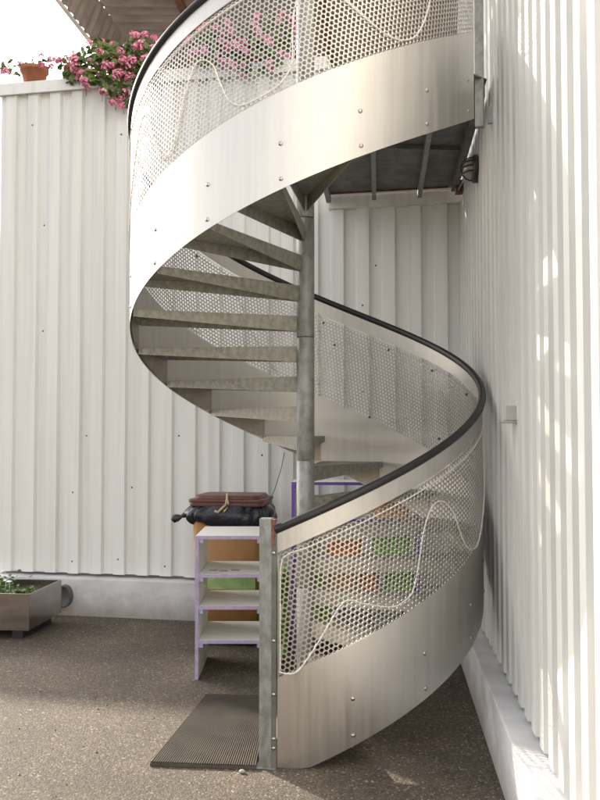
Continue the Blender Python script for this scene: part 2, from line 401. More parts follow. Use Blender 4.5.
def beads(pts, step=.005, r0=.0048, r1=.0034):
    out = []; P_ = [Vector(p) for p in pts]; acc = 0.0
    for a, b in zip(P_, P_[1:]):
        L_ = (b-a).length
        while acc < L_: out.append(a.lerp(b, acc/L_)); acc += step
        acc -= L_
    return out, [r0 if (i//2) % 2 else r1 for i in range(len(out))]
rw = MB(); rw.tube(*beads([cyl(math.radians(q.x), RO+.009, hz(math.radians(q.x), q.y)) for q in smooth(wave)]), 6)
rw.build('rope_light', M['rod'], st)
sr = [(-7.0,.53),(-7.0,.80),(-7.0,1.02),(-6.4,1.075),(-4.4,1.085)] + [(a, 1.075) for a in range(0, 424, 4)]
rs = MB(); rs.tube(*beads([cyl(math.radians(x), RO+.008, hz(math.radians(x), y)) for x, y in sr], .0055, .0042, .003), 6)
rs.build('rope_light', M['rod'], st)
# clips that hold the rods: small dark heads seen from inside
cm = MB(); cm.lathe([(.0001,.012),(.006,.011),(.009,.006),(.009,0)], 10, Matrix.Rotation(PI/2,4,'X'), cap=False)
clip_me = cm.mesh('rod_clip'); clip_me.materials.append(M['screw'])
for a, off in [(172.4,1.06),(145.4,1.06),(124.6,1.06),(102.3,1.06),(153.7,.51),(121,.62),(168,.93),(196,1.06),(226,1.06),(210,.95),(229,.53)]:
    for s in (-1,):
        ar = math.radians(a); o = link('rod_clip', clip_me, None, st)
        o.location = cyl(ar, RI-.001, hz(ar, off)); o.rotation_euler = (0, 0, ar+PI)
# bolts through the stringer
bm_ = MB(); bm_.lathe([(.0115,-.001),(.0115,.002),(.0085,.0055),(.004,.0072),(.0003,.0076)], 12, Matrix.Rotation(PI/2,4,'X'), cap=False)
bolt_me = bm_.mesh('bolt'); bolt_me.materials.append(M['bolt'])
REAR = [12.4,34.6,57.5,80.5,103.5,126.5,149.8,173.2,196.9,219.3,242,264.7,287.2,309.8,331.5,353,374.9,396.6,418.5]
for ra in REAR:
    for off in (.052,.232):
        a = math.radians(ra + random.uniform(-.25,.25)); o = link('bolt', bolt_me, None, stringer)
        o.location = cyl(a, RO, hz(a, off)); o.rotation_euler = (0, 0, a)
# newel: stacked sleeves
nw = MB()
for k, (za, zb_) in enumerate(((0,.70),(.7,1.475),(1.475,2.235),(2.235,2.98),(2.98,3.72),(3.72,4.95))):
    nw.lathe([(.053,za+.002),(.0555,za+.005),(.0555,zb_-.005),(.053,zb_-.002)], 28, cap=(k==5))
nw.lathe([(.1,0.0),(.1,.012),(.06,.012)], 24)
nw.build('newel_post', M['galv'], st)
# treads, one mesh in tread space (rear edge at angle 0, top at z = 0), then placed
SPAN = math.radians(25.0)
def tread_mesh():
    mb = MB(); r0, r1 = .053, R-.012; n = 8; T = .005
    ring = [(-SPAN + SPAN*i/n) for i in range(n+1)]
    # plate drawn with outer arc and pointed inner end
    poly = [cyl(a, r1, 0) for a in ring] + [cyl(a, r0, 0) for a in (0, -SPAN/2, -SPAN)]
    mb.prism([(q.x,q.y) for q in poly], -T, 0)
    for a, sgn in ((0,-1),(-SPAN,1)):        # tapered flanges under both radial edges
        t = .006
        e0, e1 = cyl(a, r0, 0), cyl(a, r1, 0)
        tv = Vector((math.cos(a), math.sin(a), 0))*t*sgn
        d0, d1 = -.098, -.042
        top = -.0005
        vs = [e0+Vector((0,0,top-T)), e1+Vector((0,0,top-T)), e1+Vector((0,0,d1)), e0+Vector((0,0,d0))]
        vs2 = [v+tv for v in vs]
        mb.add(vs+vs2, [(0,1,2,3),(7,6,5,4),(0,4,5,1),(1,5,6,2),(2,6,7,3),(3,7,4,0)])
    for i in range(n):                       # outer flange
        a, b = ring[i], ring[i+1]
        vs = [cyl(a,r1,-T),cyl(b,r1,-T),cyl(b,r1,-.04),cyl(a,r1,-.04),cyl(a,r1-.004,-T),cyl(b,r1-.004,-T),cyl(b,r1-.004,-.04),cyl(a,r1-.004,-.04)]
        mb.add(vs, [(0,1,2,3),(7,6,5,4),(3,2,6,7)])
    return mb
tmesh = tread_mesh().mesh('tread'); tmesh.materials.append(M['galv_tread'])
RISE = .1864
bk = MB(); nb = 10
def plow(a): return max(-.184, P_H*a - .022)
for s in range(nb):
    a0_, a1_ = -SPAN*.93*(1-s/nb), -SPAN*.93*(1-(s+1)/nb)
    for r in (R-.0045, R-.0085):
        bk.add([cyl(a0_,r,plow(a0_)),cyl(a1_,r,plow(a1_)),cyl(a1_,r,-.006),cyl(a0_,r,-.006)], [(0,1,2,3) if r > R-.005 else (3,2,1,0)], True)
q = -SPAN*.93; bk.add([cyl(q,R-.0045,plow(q)),cyl(q,R-.0085,plow(q)),cyl(q,R-.0085,-.006),cyl(q,R-.0045,-.006)], [(0,1,2,3)])
bk_me = bk.mesh('tread_bracket'); bk_me.materials.append(M['plate'])
for k, ra in enumerate(REAR):
    a = math.radians(ra); z = .131 + RISE*k
    o = link('tread', tmesh, None, st); o.location = (0,0,z); o.rotation_euler = (0,0,a)
    b = link('bracket', bk_me, None, o)
# start post (channel) and end post
def radial_box(mb, a_lo, a_hi, r0, r1, z0, z1):
    vs = [cyl(a_lo,r0,z0),cyl(a_hi,r0,z0),cyl(a_hi,r1,z0),cyl(a_lo,r1,z0)]
    vs += [v+Vector((0,0,z1-z0)) for v in vs]
    mb.add(vs, [(0,1,2,3),(7,6,5,4),(0,4,5,1),(1,5,6,2),(2,6,7,3),(3,7,4,0)])
sp = MB(); M0 = Matrix.Translation(cyl(math.radians(-9.5), R, 0)) @ Matrix.Rotation(math.radians(-9.5), 4, 'Z')
sp.box((-.058,-.012,0.0),(.004,.055,1.218), M0)
sp.box((-.075,-.03,0.0),(.03,.075,.008), M0)
spo = sp.build('start_post', M['galv'], st, bevel=.003)
fl = MB(); fl.box((.0045,-.012,0.0085),(.028,-.004,1.205), M0); fl.build('flange', M['galv_dark'], spo)
fl = MB(); fl.box((.0045,-.0165,1.09),(.020,-.0125,1.20), M0); fl.box((.0045,-.02,1.19),(.024,.02,1.2155), M0); fl.build('rusty_clamp', M['rust2'], spo)
for z in (.10,.145,.36,.62,1.05):
    o = link('bolt', bolt_me, None, spo); o.location = M0 @ Vector((.016,-.0130,z)); o.rotation_euler = (0,0,math.radians(-9.5)); o.scale = (.8,.8,.8)
ep = MB(); M1 = Matrix.Translation(cyl(math.radians(431.5), R, 0)) @ Matrix.Rotation(math.radians(431.5), 4, 'Z')
ep.box((-.004,-.03,3.44),(.036,.02,4.95), M1); ep.box((.02,-.11,3.46),(.04,-.05,3.56), M1); ep.box((.02,-.11,4.4),(.04,-.05,4.5), M1)
ep.build('end_post', M['galv'], st, bevel=.004)
# landing between the stair, the back coping and the side wall
def loc(x, y, z): return Vector((x-CX, y-CY, z))
wallx = lambda y: 1.154 + .0978*(y-6.391) + .075
backy = lambda x: PB.y + (x-PB.x)*TILT - .05
ZL = 3.725
poly = [(-.02+CX, CY+.12),(CX+.03, CY-.03),(CX+.95, CY-.42),(wallx(5.1), 5.1),(wallx(7.35), backy(wallx(7.4))),(.232, backy(.232))]
ld = MB(); ld.prism([(x-CX,y-CY) for x,y in poly], ZL, ZL+.008)
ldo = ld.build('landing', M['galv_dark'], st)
def bar(mb, p, q, w, z0, z1):
    p, q = Vector((*p,0)), Vector((*q,0)); t = (q-p).normalized(); n_ = Vector((-t.y,t.x,0))*w/2
    c = [p-n_, q-n_, q+n_, p+n_]; mb.prism([(v.x-CX, v.y-CY) for v in c], z0, z1)
for x in (.47,.85):
    b = MB(); bar(b, (x,5.6),(x+.17,backy(x+.17)-.002), .035, ZL-.075, ZL-.001); b.build('joist', M['galv'], ldo)
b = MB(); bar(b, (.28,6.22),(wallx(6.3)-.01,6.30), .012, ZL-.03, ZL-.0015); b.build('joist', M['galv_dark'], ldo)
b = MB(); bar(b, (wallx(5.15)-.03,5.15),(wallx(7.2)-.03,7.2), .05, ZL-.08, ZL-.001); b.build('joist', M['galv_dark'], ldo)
b = MB(); bar(b, (.06,5.52),(.25,backy(.25)-.01), .04, ZL-.08, ZL-.001); b.build('joist', M['galv_dark'], ldo)
b = MB(); bar(b, (.24,backy(.24)-.03),(wallx(7.25)-.06,backy(wallx(7.25))-.03), .012, ZL-.012, ZL-.001); b.build('joist', M['rust'], ldo)

# ---------------------------------------------------------------- storage under the stairs
def shelf(name, x0, x1, y0, y1, boards, top, rz, edge, label, ends=True):
    root = empty(name, ((x0+x1)/2, (y0+y1)/2, 0), rz, label=label, cat='shelf unit')
    w, d = (x1-x0)/2, (y1-y0)/2; T = .022
    for sx in (-1, 1):
        m_ = MB(); xa, xb = sorted((sx*w, sx*(w-T))); m_.box((xa,-d+.004,0),(xb,d,top-T-.001)); p_ = m_.build('side_panel', M['white_board'], root, bevel=.0015)
        e = MB(); e.box((xa-.0006,-d,0.001),(xb+.0006,-d+.0035,top-T-.002)); e.build('edging', edge, p_)
    for z in boards:
        m_ = MB(); ww = w if z == top else w-T-.001
        m_.box((-ww,-d+.004,z-T),(ww,d,z)); p_ = m_.build('board', M['white_board'], root, bevel=.0015)
        e = MB(); e.box((-ww,-d-.001,z-T-.001),(ww,-d+.0035,z-.001))
        for sx in (-1,1):
            xa, xb = sorted((sx*(w-T-.002), sx*(w-T-.030))); e.box((xa,-d+.0045,z-T-.028),(xb,-d+.03,z-T-.002))
        e.build('edging', edge, p_)
    return root
shelf('shelf_unit', -.70, -.235, 5.90, 6.50, [.955,.700,.488,.262], .955, math.radians(0), M['lavender'], 'narrow white open shelf unit with lavender edges in front of the bin')
tagw = MB()
shelf('shelf_unit', -.055, .90, 6.60, 6.96, [1.275,1.00,.72,.445,.18], 1.275, math.radians(-3), M['purple'], 'wide white shelf unit with purple edges behind the staircase newel')
# torn paper scraps on the second board of the small shelf
pp = MB()
for x, y in ((-.62,6.02),(-.55,6.0),(-.47,6.03)):
    pp.box((x,y,.7005),(x+.055,y+.05,.7045), Matrix.Translation((0,0,0)))
tag(pp.build('paper_scraps', M['grey_pl']), 'dark paper scraps lying on the second board of the lavender shelf', 'paper scraps')
# plastic tubs on the wide shelf
def tub_mesh(w, d, h):
    mb = MB(); n = 20
    def ring(s, z, k=.14):
        out = []
        for i in range(n):
            a = 2*PI*i/n; c, s_ = math.cos(a), math.sin(a)
            out.append((math.copysign(abs(c)**.45, c)*w/2*s, math.copysign(abs(s_)**.45, s_)*d/2*s, z))
        return out
    L_ = [ring(.86,0), ring(.88,.006), ring(.97,h-.02), ring(1.0,h-.02), ring(1.0,h), ring(.94,h), ring(.84,.012)]
    vs = sum(L_, []); fs = [(i*n+k, i*n+(k+1)%n, (i+1)*n+(k+1)%n, (i+1)*n+k) for i in range(len(L_)-1) for k in range(n)]
    mb.add(vs, fs, True); mb.f += [tuple(range(n-1,-1,-1)), tuple((len(L_)-1)*n+k for k in range(n))]; mb.sm += [False]*2; mb.mi += [0]*2
    return mb
tubs = [(.00,.722,'green',.15,.17,'green plastic tub on the third board beside the left end of the purple shelf'),
        (.26,.722,'orange',.30,.15,'long orange plastic tub on the third board of the purple shelf'),
        (.62,.722,'green',.32,.18,'long green plastic tub on the right of the third board, purple shelf'),
        (.02,.447,'green',.18,.15,'small green plastic tub on the fourth board of the purple shelf'),
        (.25,.447,'peach',.23,.17,'peach plastic tub on the fourth board of the purple shelf'),
        (.45,.447,'orange',.15,.17,'short orange plastic tub on the fourth board of the purple shelf'),
        (.68,.447,'green',.24,.17,'green plastic tub at the right of the fourth board, purple shelf'),
        (.06,.182,'green',.20,.13,'green plastic tub on the lowest board of the purple shelf'),
        (.35,.182,'grey_pl',.26,.14,'grey plastic tub on the lowest board of the purple shelf'),
        (.15,1.002,'grey_pl',.34,.16,'grey plastic tub on the second board of the purple shelf'),
        (.62,1.002,'peach',.30,.15,'peach plastic tub on the second board of the purple shelf')]
c3, s3 = math.cos(math.radians(-3)), math.sin(math.radians(-3))
for x, z, c, w, h, lab in tubs:
    lx = x + .08 - .4225
    px, py = .4225 + lx*c3 + .07*s3, 6.78 + lx*s3 - .07*c3
    o = tub_mesh(w, .22, h).build('storage_tub', M[c], label=lab, cat='tub', group='plastic tubs on the purple shelf')
    o.location = (px, py, z+.001); o.rotation_euler = (0,0,math.radians(-3))
# green tub on the ground left of the wide shelf
gp = tub_mesh(.13, .26, .62).build('green_tub', M['green'], label='tall narrow green tub on the ground between the post and the purple shelf', cat='tub'); gp.location = (-.15,6.72,.001)

# ---------------------------------------------------------------- bin with bag
bn_root = empty('waste_bin', (-.545, 7.05, 0), math.radians(-8), label='ochre waste bin with black bag and brown lid behind the lavender shelf', cat='bin')
def rbox(mb, w, d, z0, z1, rnd=.05, taper=1.0, seg=5):
    pts = []
    for cx_, cy_, a0_ in ((1,1,0),(-1,1,90),(-1,-1,180),(1,-1,270)):
        for i in range(seg+1):
            a = math.radians(a0_ + 90*i/seg); pts.append((cx_*(w/2-rnd)+rnd*math.cos(a), cy_*(d/2-rnd)+rnd*math.sin(a)))
    n = len(pts)
    vs = [(x*taper,y*taper,z0) for x,y in pts] + [(x,y,z1) for x,y in pts]
    b = len(mb.v); mb.add(vs, [(i,(i+1)%n,n+(i+1)%n,n+i) for i in range(n)], True)
    mb.f += [tuple(b+n+i for i in range(n)), tuple(b+n-1-i for i in range(n))]; mb.sm += [False]*2; mb.mi += [mb.cur]*2
b = MB(); rbox(b, .54, .46, .02, 1.0, .05, .9)
b.build('body', M['bin'], bn_root)
b = MB(); b.box((-.17,-.2275,.435),(.235,-.2195,.535))
b.build('label', M['palegreen'], bn_root)
# bag cuff: puffy wrinkled skirt round the rim
b = MB(); n, mR = 96, 9; vs = []
for j in range(mR):
    t = j/(mR-1); z = .925 + .155*t
    for i in range(n):
        a = 2*PI*i/n; c, s_ = math.cos(a), math.sin(a)
        puff = math.sin(PI*(.12+.8*t))**.8
        rx, ry = .272 + .068*puff, .232 + .06*puff
        wr = .008*math.sin(9*a+3*t)+.006*math.sin(23*a-5*t)+.004*math.sin(41*a+7*t)
        sag = -.018*math.sin(2.5*a+1)*(1-t) - .012*math.sin(7*a)*(1-t)
        x = math.copysign(abs(c)**.55, c)*(rx+wr); y = math.copysign(abs(s_)**.55, s_)*(ry+wr)
        vs.append((x, y, z+sag))
b.add(vs, [(j*n+i, j*n+(i+1)%n, (j+1)*n+(i+1)%n, (j+1)*n+i) for j in range(mR-1) for i in range(n)], True)
b.tube([(-.30,-.12,1.02),(-.345,-.135,1.0),(-.375,-.14,.985),(-.405,-.145,.975),(-.44,-.15,.965),(-.455,-.15,.96)], [.05,.028,.013,.03,.034,.012], 10)
b.build('bag', M['bag'], bn_root)
b = MB(); rbox(b, .585, .49, 1.075, 1.105, .05); rbox(b, .60, .505, 1.1055, 1.128, .05); rbox(b, .50, .42, 1.1285, 1.158, .06, 1.08)
lid = b.build('lid', M['lid'], bn_root, bevel=.004)
b = MB(); b.tube([(0,-.15,1.162),(.012,-.22,1.168),(.018,-.262,1.135),(.01,-.265,1.09),(-.02,-.29,1.06),(-.045,-.30,1.035),(-.07,-.30,1.045)], .010, 8)
b.tube([(.018,-.262,1.14),(.03,-.268,1.10),(.022,-.27,1.065),(0,-.295,1.04)], .008, 8)
b.build('rope', M['rope'], bn_root)

# cord that hangs from the stringer down to the bin
cd = MB(); cd.tube([(-.115,6.53,1.50),(-.14,6.56,1.38),(-.19,6.62,1.22),(-.235,6.70,1.12),(-.255,6.79,1.085)], .003, 6)
tag(cd.build('cord', M['screw']), 'thin dark cord hanging from the stringer edge to the bin', 'cord')

# ---------------------------------------------------------------- rubber mat
A_, B_, C_, D_ = Vector((-.74,4.385,0)), Vector((-.215,4.335,0)), Vector((-.175,5.50,0)), Vector((-.585,5.525,0))
mt = MB()
def quadbox(mb, c, z0, z1):
    vs = [(p.x,p.y,z0) for p in c]+[(p.x,p.y,z1) for p in c]
    mb.add(vs, [(3,2,1,0),(4,5,6,7),(0,1,5,4),(1,2,6,5),(2,3,7,6),(3,0,4,7)])
quadbox(mt, [A_,B_,C_,D_], .002, .016)
nr = 46
for i in range(nr):
    u0, u1 = (i+.25)/nr, (i+.75)/nr
    quadbox(mt, [A_.lerp(B_,u0)+Vector((0,.006,0)), A_.lerp(B_,u1)+Vector((0,.006,0)), D_.lerp(C_,u1), D_.lerp(C_,u0)], .0162, .0225)
for (p, q, w) in ((A_,B_,.012),(A_,D_,.010)):
    t = (q-p).normalized(); n_ = Vector((-t.y,t.x,0)); n_ = n_ if n_.dot((A_+C_)/2-(A_+B_)/2) > 0 or p is A_ and q is D_ else -n_
tag(mt.build('door_mat', M['mat']), 'dark ribbed rubber mat lying on the asphalt by the first step', 'mat')
pb = MB(); pb.lathe([(.0001,0),(.011,.003),(.013,.009),(.009,.015),(.0001,.017)], 9, Matrix.Translation((-.28,4.30,0)) @ Matrix.Scale(1.25,4,(1,0,0)), cap=False)
tag(pb.build('pebble', M['plinth']), 'pale pebble lying on the asphalt at the front edge of the mat', 'pebble')

# fallen petals and grit blown over the yard
random.seed(21)
lt = MB(); gr = MB()
for k in range(330):
    x = random.uniform(-2.4, .9); y = random.triangular(4.0, 7.9, 6.6)
    if random.random() < .5: x = random.gauss(-1.45, .45); y = random.gauss(6.9, .6)
    if y > 7.80 - .2*(x+1.5) or y < 3.2: continue
    a = random.uniform(0, 6.3); r_ = random.uniform(.004, .009)
    lt.add([(x+r_*math.cos(a+q)*(1 if i % 2 else .6), y+r_*math.sin(a+q), .003+random.uniform(0,.005)) for i, q in enumerate((0,1.3,2.5,3.8,5.1))], [(0,1,2,3,4)])
for k in range(1300):
    t_ = random.random()
    if t_ < .45: x = random.uniform(-2.3,1.0); y = 7.85 - .2*(x+1.5) - abs(random.gauss(0,.07)) - .02
    elif t_ < .7: y = random.uniform(3.2,6.4); x = 1.154 + .0978*(y-6.391) - abs(random.gauss(0,.05)) - .012
    else: x = random.uniform(-2.6,.9); y = random.uniform(3.6,7.6)
    r_ = random.uniform(.002,.006) if t_ < .7 else random.choice((.003,.004,.005,.009))
    p = [Vector((random.uniform(-1,1),random.uniform(-1,1),random.uniform(-.2,1)))*r_ for _ in range(4)]
    p = [Vector((r_,0,0)),Vector((-.5*r_,.87*r_,0)),Vector((-.6*r_,-.8*r_,0)),Vector((0,0,r_*.9))]
    a = random.uniform(0,6.3); Rm = Matrix.Rotation(a,3,'Z'); p = [Rm @ v + Vector((x,y,.001)) for v in p]
    gr.add(p, [(0,1,3),(1,2,3),(2,0,3),(2,1,0)])
M['litter'] = mat('fallen_petal', (.45,.12,.13), .8, 0, col2=(.30,.16,.10), scale=(30,30,30))
M['grit'] = mat('loose_grit', (.32,.27,.22), .9, 0, col2=(.10,.085,.07), scale=(40,40,40), lo=.45, hi=.55)
tag(lt.build('fallen_petals', M['litter']), 'small reddish fallen petals scattered over the asphalt', 'petals', kind='stuff')
tag(gr.build('grit', M['grit']), 'loose grit on the asphalt gathered along the plinths', 'grit', kind='stuff')

# ---------------------------------------------------------------- foliage helpers
def leaf_blade(mb, c, n_, size, lobes=7):
    n_ = n_.normalized(); t = n_.cross(Vector((random.gauss(0,1),random.gauss(0,1),random.gauss(0,1)))).normalized(); u = n_.cross(t)
    vs = [c - n_*size*.18]
    for i in range(lobes):
        a = 2*PI*i/lobes; rr = size*random.uniform(.82,1.1); vs.append(c + t*rr*math.cos(a) + u*rr*math.sin(a) + n_*random.uniform(-.1,.12)*size)
    mb.add(vs, [(0,1+i,1+(i+1)%lobes) for i in range(lobes)])
def head_mesh(seed, petals=46, r=.045):
    random.seed(seed); mb = MB()
    for i in range(petals):
        d = Vector((random.gauss(0,1),random.gauss(0,1),random.gauss(.25,.8))).normalized()
        c = d*r*random.uniform(.62,1.05); leaf_blade(mb, c, d+Vector((random.gauss(0,.3),random.gauss(0,.3),random.gauss(0,.3))), r*random.uniform(.22,.36), 5)
    me = mb.mesh('flower_head'); me.materials.append(M['petal']); return me
HEADS = [head_mesh(i) for i in range(4)]
def geranium(x, y, z, potr, poth, blobs, nleaf, nheads, label, seed, heads_at=(), leaf_size=(.02,.036), hscale=1.0):
    random.seed(seed)
    root = empty('potted_geranium', (x,y,z), label=label, cat='flower pot', group='geraniums on the wall coping')
    mb = MB(); mb.lathe([(potr*.72,.001),(potr*.95,poth*.78),(potr*.96,poth*.78),(potr*1.05,poth*.79),(potr*1.06,poth),(potr*.95,poth),(potr*.90,poth*.86)], 28)
    mb.build('pot', M['terracotta'], root)
    lv = MB(); stv = MB(); tot = sum(b[6] for b in blobs); pts = []
    for (bx,by,bz,rx,ry,rz,w) in blobs:
        for i in range(int(nleaf*w/tot)):
            d = Vector((random.gauss(0,1),random.gauss(0,1),random.gauss(0,1))).normalized()*random.uniform(.25,1)**.5
            c = Vector((bx+d.x*rx, by+d.y*ry, bz+d.z*rz))
            leaf_blade(lv, c, Vector((d.x*.5+random.gauss(0,.5), d.y*.5-.25+random.gauss(0,.5), .7+random.gauss(0,.5))), random.uniform(*leaf_size))
        hs = [Vector((random.gauss(0,1),random.gauss(-.35,1),random.gauss(.15,1))).normalized() for _ in range(max(1,int(round(nheads*w/tot))))]
        for d in hs: pts.append(Vector((bx+d.x*rx*1.05, by+d.y*ry*1.05, bz+d.z*rz*1.05)))
        for k in range(5):
            q = Vector((bx+random.uniform(-.6,.6)*rx, by+random.uniform(-.6,.6)*ry, bz))
            s0 = Vector((random.uniform(-.4,.4)*potr, random.uniform(-.4,.4)*potr, poth*.9)); mid = (s0+q)/2 + Vector((0,0,.06)); stv.tube([s0,mid,q], .004, 5)
    pts += [Vector(p) for p in heads_at]
    for q in pts:
        base = q + Vector((random.uniform(-.03,.03), random.uniform(0,.05), -.08)); stv.tube([base,(base+q)/2+Vector((0,0,.01)),q], .0022, 4)
    nl_ = len(lv.v); lv.cur = 1; lv.add(stv.v, stv.f, True)
    lv.build('foliage', [M['leaf'], M['stem']], root)
    for q in pts:
        o = link('flower_head', HEADS[random.randrange(4)], None, root); o.location = q
        s = random.uniform(.75,1.25)*hscale; o.scale = (s,s,s*.85); o.rotation_euler = (random.uniform(-.6,.6),random.uniform(-.6,.6),random.uniform(0,6))
    return root
def cop(x, o=-.09): q = PB + bd*s_at(PB, bd, x) + bn*o; return q.x, q.y
ZC = 4.959
x, y = cop(-2.56)
geranium(x, y, ZC, .128, .17, [(-.17,-.03,.17,.13,.09,.07,1),(.04,-.02,.21,.15,.1,.05,1)], 46, 3, 'terracotta pot of sparse pink geraniums at the left end of the coping', 3, [(-.10,-.08,.165),(-.31,-.02,.14),(-.02,-.08,.17),(.10,-.1,.17),(.07,-.02,.30)], hscale=.85)
x, y = cop(-2.17)
geranium(x, y, ZC, .085, .15, [(-.06,-.04,.14,.10,.08,.10,1),(.05,-.05,.22,.10,.08,.06,.6),(.02,-.16,-.02,.07,.05,.08,.6)], 80, 4, 'small terracotta pot of geraniums between the sparse pot and the bushy pink one', 5, [(.02,-.14,.03)], hscale=.8)
x, y = cop(-1.66)
geranium(x, y, ZC, .15, .18, [(-.34,-.10,.10,.13,.10,.11,.6),(-.2,-.06,.20,.22,.18,.13,1.2),(.16,-.06,.24,.22,.18,.12,1.3),(-.05,-.15,.06,.26,.12,.13,1.6),(.22,-.18,-.02,.17,.10,.13,1),(-.04,-.21,-.16,.15,.07,.13,.7),(-.25,-.2,-.06,.10,.06,.10,.35),(.08,-.22,-.29,.06,.04,.09,.25)], 760, 84, 'large bushy pink geranium trailing over the coping beside the staircase handrail', 11, hscale=.86)
x, y = cop(-.42)
geranium(x, y, ZC, .15, .18, [(-.16,-.05,.22,.22,.16,.18,1),(.16,-.05,.28,.20,.16,.20,1),(0,-.16,.03,.30,.12,.16,1),(-.42,-.08,.14,.2,.14,.2,1)], 640, 84, 'bushy pink geranium on the coping seen through the upper perforated panel', 17, hscale=.95)

# ---------------------------------------------------------------- planter
pl = empty('planter', (-2.155, 7.03, 0), math.atan2(-.0978, 1), label='low stainless steel planter with green plants against the plinth', cat='planter')
W, D_pl = 1.6, .70
b = MB(); t = .012
b.box((-W,0,.075),(0,t,.362)); b.box((-W,D_pl-t,.075),(0,D_pl,.362)); b.box((-t,t+.0005,.075),(0,D_pl-t-.0005,.362)); b.box((-W,t+.0005,.075),(-W+t,D_pl-t-.0005,.362)); b.box((-W+.01,.01,.07),(-.01,D_pl-.01,.074))
b.box((-W,-.006,.352),(.004,-.0005,.366))
b.build('box', M['planter'], pl, bevel=.002)
b = MB(); n = 14
vs = [(-W+t+.001+(W-2*t-.002)*i/n, t+.001+(D_pl-2*t-.002)*j/8, .305+random.uniform(-.015,.02)) for j in range(9) for i in range(n+1)]
b.add(vs, [(j*(n+1)+i, j*(n+1)+i+1, (j+1)*(n+1)+i+1, (j+1)*(n+1)+i) for j in range(8) for i in range(n)], True)
b.build('soil', M['soil'], pl)
for x in (-.16,-1.3):
    b = MB(); b.box((x,.05,0),(x+.09,D_pl-.05,.069)); b.build('foot', M['lampblack'], pl)
random.seed(5); b = MB()
for k in range(26):
    cx_, cy_ = random.uniform(-.95,-.12), random.uniform(.06,.5)
    if cx_ > -.3 and random.random() < .5: continue
    hh = random.uniform(.03,.10)*(1.4 if cx_ < -.3 else .8)
    for i in range(26):
        d = Vector((random.gauss(0,.05),random.gauss(0,.05),random.uniform(0,hh)))
        leaf_blade(b, Vector((cx_,cy_,.32))+d, Vector((random.gauss(0,.6),random.gauss(-.2,.6),1)), random.uniform(.010,.022), 5)
b.build('foliage', M['leaf2'], pl)
b = MB()
for q in ((-.235,.16,.435),(-.33,.3,.42),(-.6,.2,.44)):
    for i in range(7):
        a = 2*PI*i/7; leaf_blade(b, Vector(q)+Vector((.013*math.cos(a),.013*math.sin(a),0)), Vector((.4*math.cos(a),.4*math.sin(a)-.4,1)), .011, 5)
    b.tube([Vector(q)-Vector((0,0,.12)), Vector(q)], .002, 4)
b.build('blossom', M['petal_w'], pl)
# round grey outlet on the plinth behind the planter
q = B0 + bd*s_at(B0, bd, -2.115)
dm = MB(); dm.lathe([(.10,0),(.10,.05),(.10,.06),(.085,.06),(.08,.045),(.0001,.045)], 32, Matrix.Translation((q.x,q.y,.178)) @ Matrix.Rotation(math.atan2(bn.y,bn.x)+PI/2,4,'Z') @ Matrix.Rotation(PI/2,4,'X') @ Matrix.Scale(.72,4,(1,0,0)), cap=False)
tag(dm.build('pipe_outlet', M['pipe']), 'round grey pipe outlet on the plinth behind the steel planter', 'pipe outlet')

# ---------------------------------------------------------------- fittings on the side wall
ry = lambda s: PR + rd*s
def wall_fit(y): s = (y - PR.y)/rd.y; q = PR + rd*s; return q
q = wall_fit(4.30)
sb_ = empty('socket_box', (q.x, q.y, 1.69), math.atan2(rn.y,rn.x)+PI/2, label='small beige socket box with a flap on the ribbed side wall', cat='socket box')
b = MB(); b.box((-.05,-.05,0.012),(.05,.035,.085)); b.build('housing', M['box_pl'], sb_, bevel=.004)
b = MB(); b.box((-.055,-.085,0),(.055,.02,.008)); b.build('flap', M['grey_pl'], sb_, bevel=.002)
q = wall_fit(5.95)
lp = empty('bulkhead_lamp', (q.x, q.y, 3.455), math.atan2(rn.y,rn.x)+PI/2, label='black caged bulkhead lamp on the side wall under the landing', cat='lamp')
RX = Matrix.Rotation(PI/2,4,'X') @ Matrix.Scale(1.25,4,(1,0,0))
b = MB(); b.lathe([(.092,-.03),(.095,.02),(.085,.035),(.070,.036)], 28, RX); b.build('housing', M['lampblack'], lp)
b = MB(); b.lathe([(.069,.037),(.066,.06),(.05,.085),(.025,.098),(.0005,.10)], 24, RX, cap=False); b.build('glass', M['lampglass'], lp)
b = MB()
for zz in (-.035,0,.035):
    w_ = math.sqrt(.08**2-zz**2)
    b.tube([(1.25*w_*math.cos(t_), -.036-.072*math.sin(t_)*(w_/.08), zz) for t_ in np.linspace(0,PI,12)], .005, 6)
b.tube([(0, -.036-.075*math.sin(t_), .08*math.cos(t_)) for t_ in np.linspace(0,PI,12)], .005, 6)
b.build('cage', M['lampblack'], lp)
q = wall_fit(7.05)
cb = MB(); cb.tube([(q.x-.045,q.y,3.60),(q.x-.05,q.y-.3,3.62),(q.x-.15,q.y-.8,3.45),(q.x-.13,q.y-1.0,3.44)], .006, 6)
jb = empty('junction_box', (q.x, q.y, 3.59), math.atan2(rn.y,rn.x)+PI/2, label='dark red junction box in the wall corner under the landing', cat='junction box')
b = MB(); b.box((-.05,-.06,0),(.05,-.002,.10)); b.build('housing', M['redcap'], jb, bevel=.006)
tag(cb.build('cable', M['grey_pl']), 'loose grey cable from the junction box to the bulkhead lamp', 'cable')

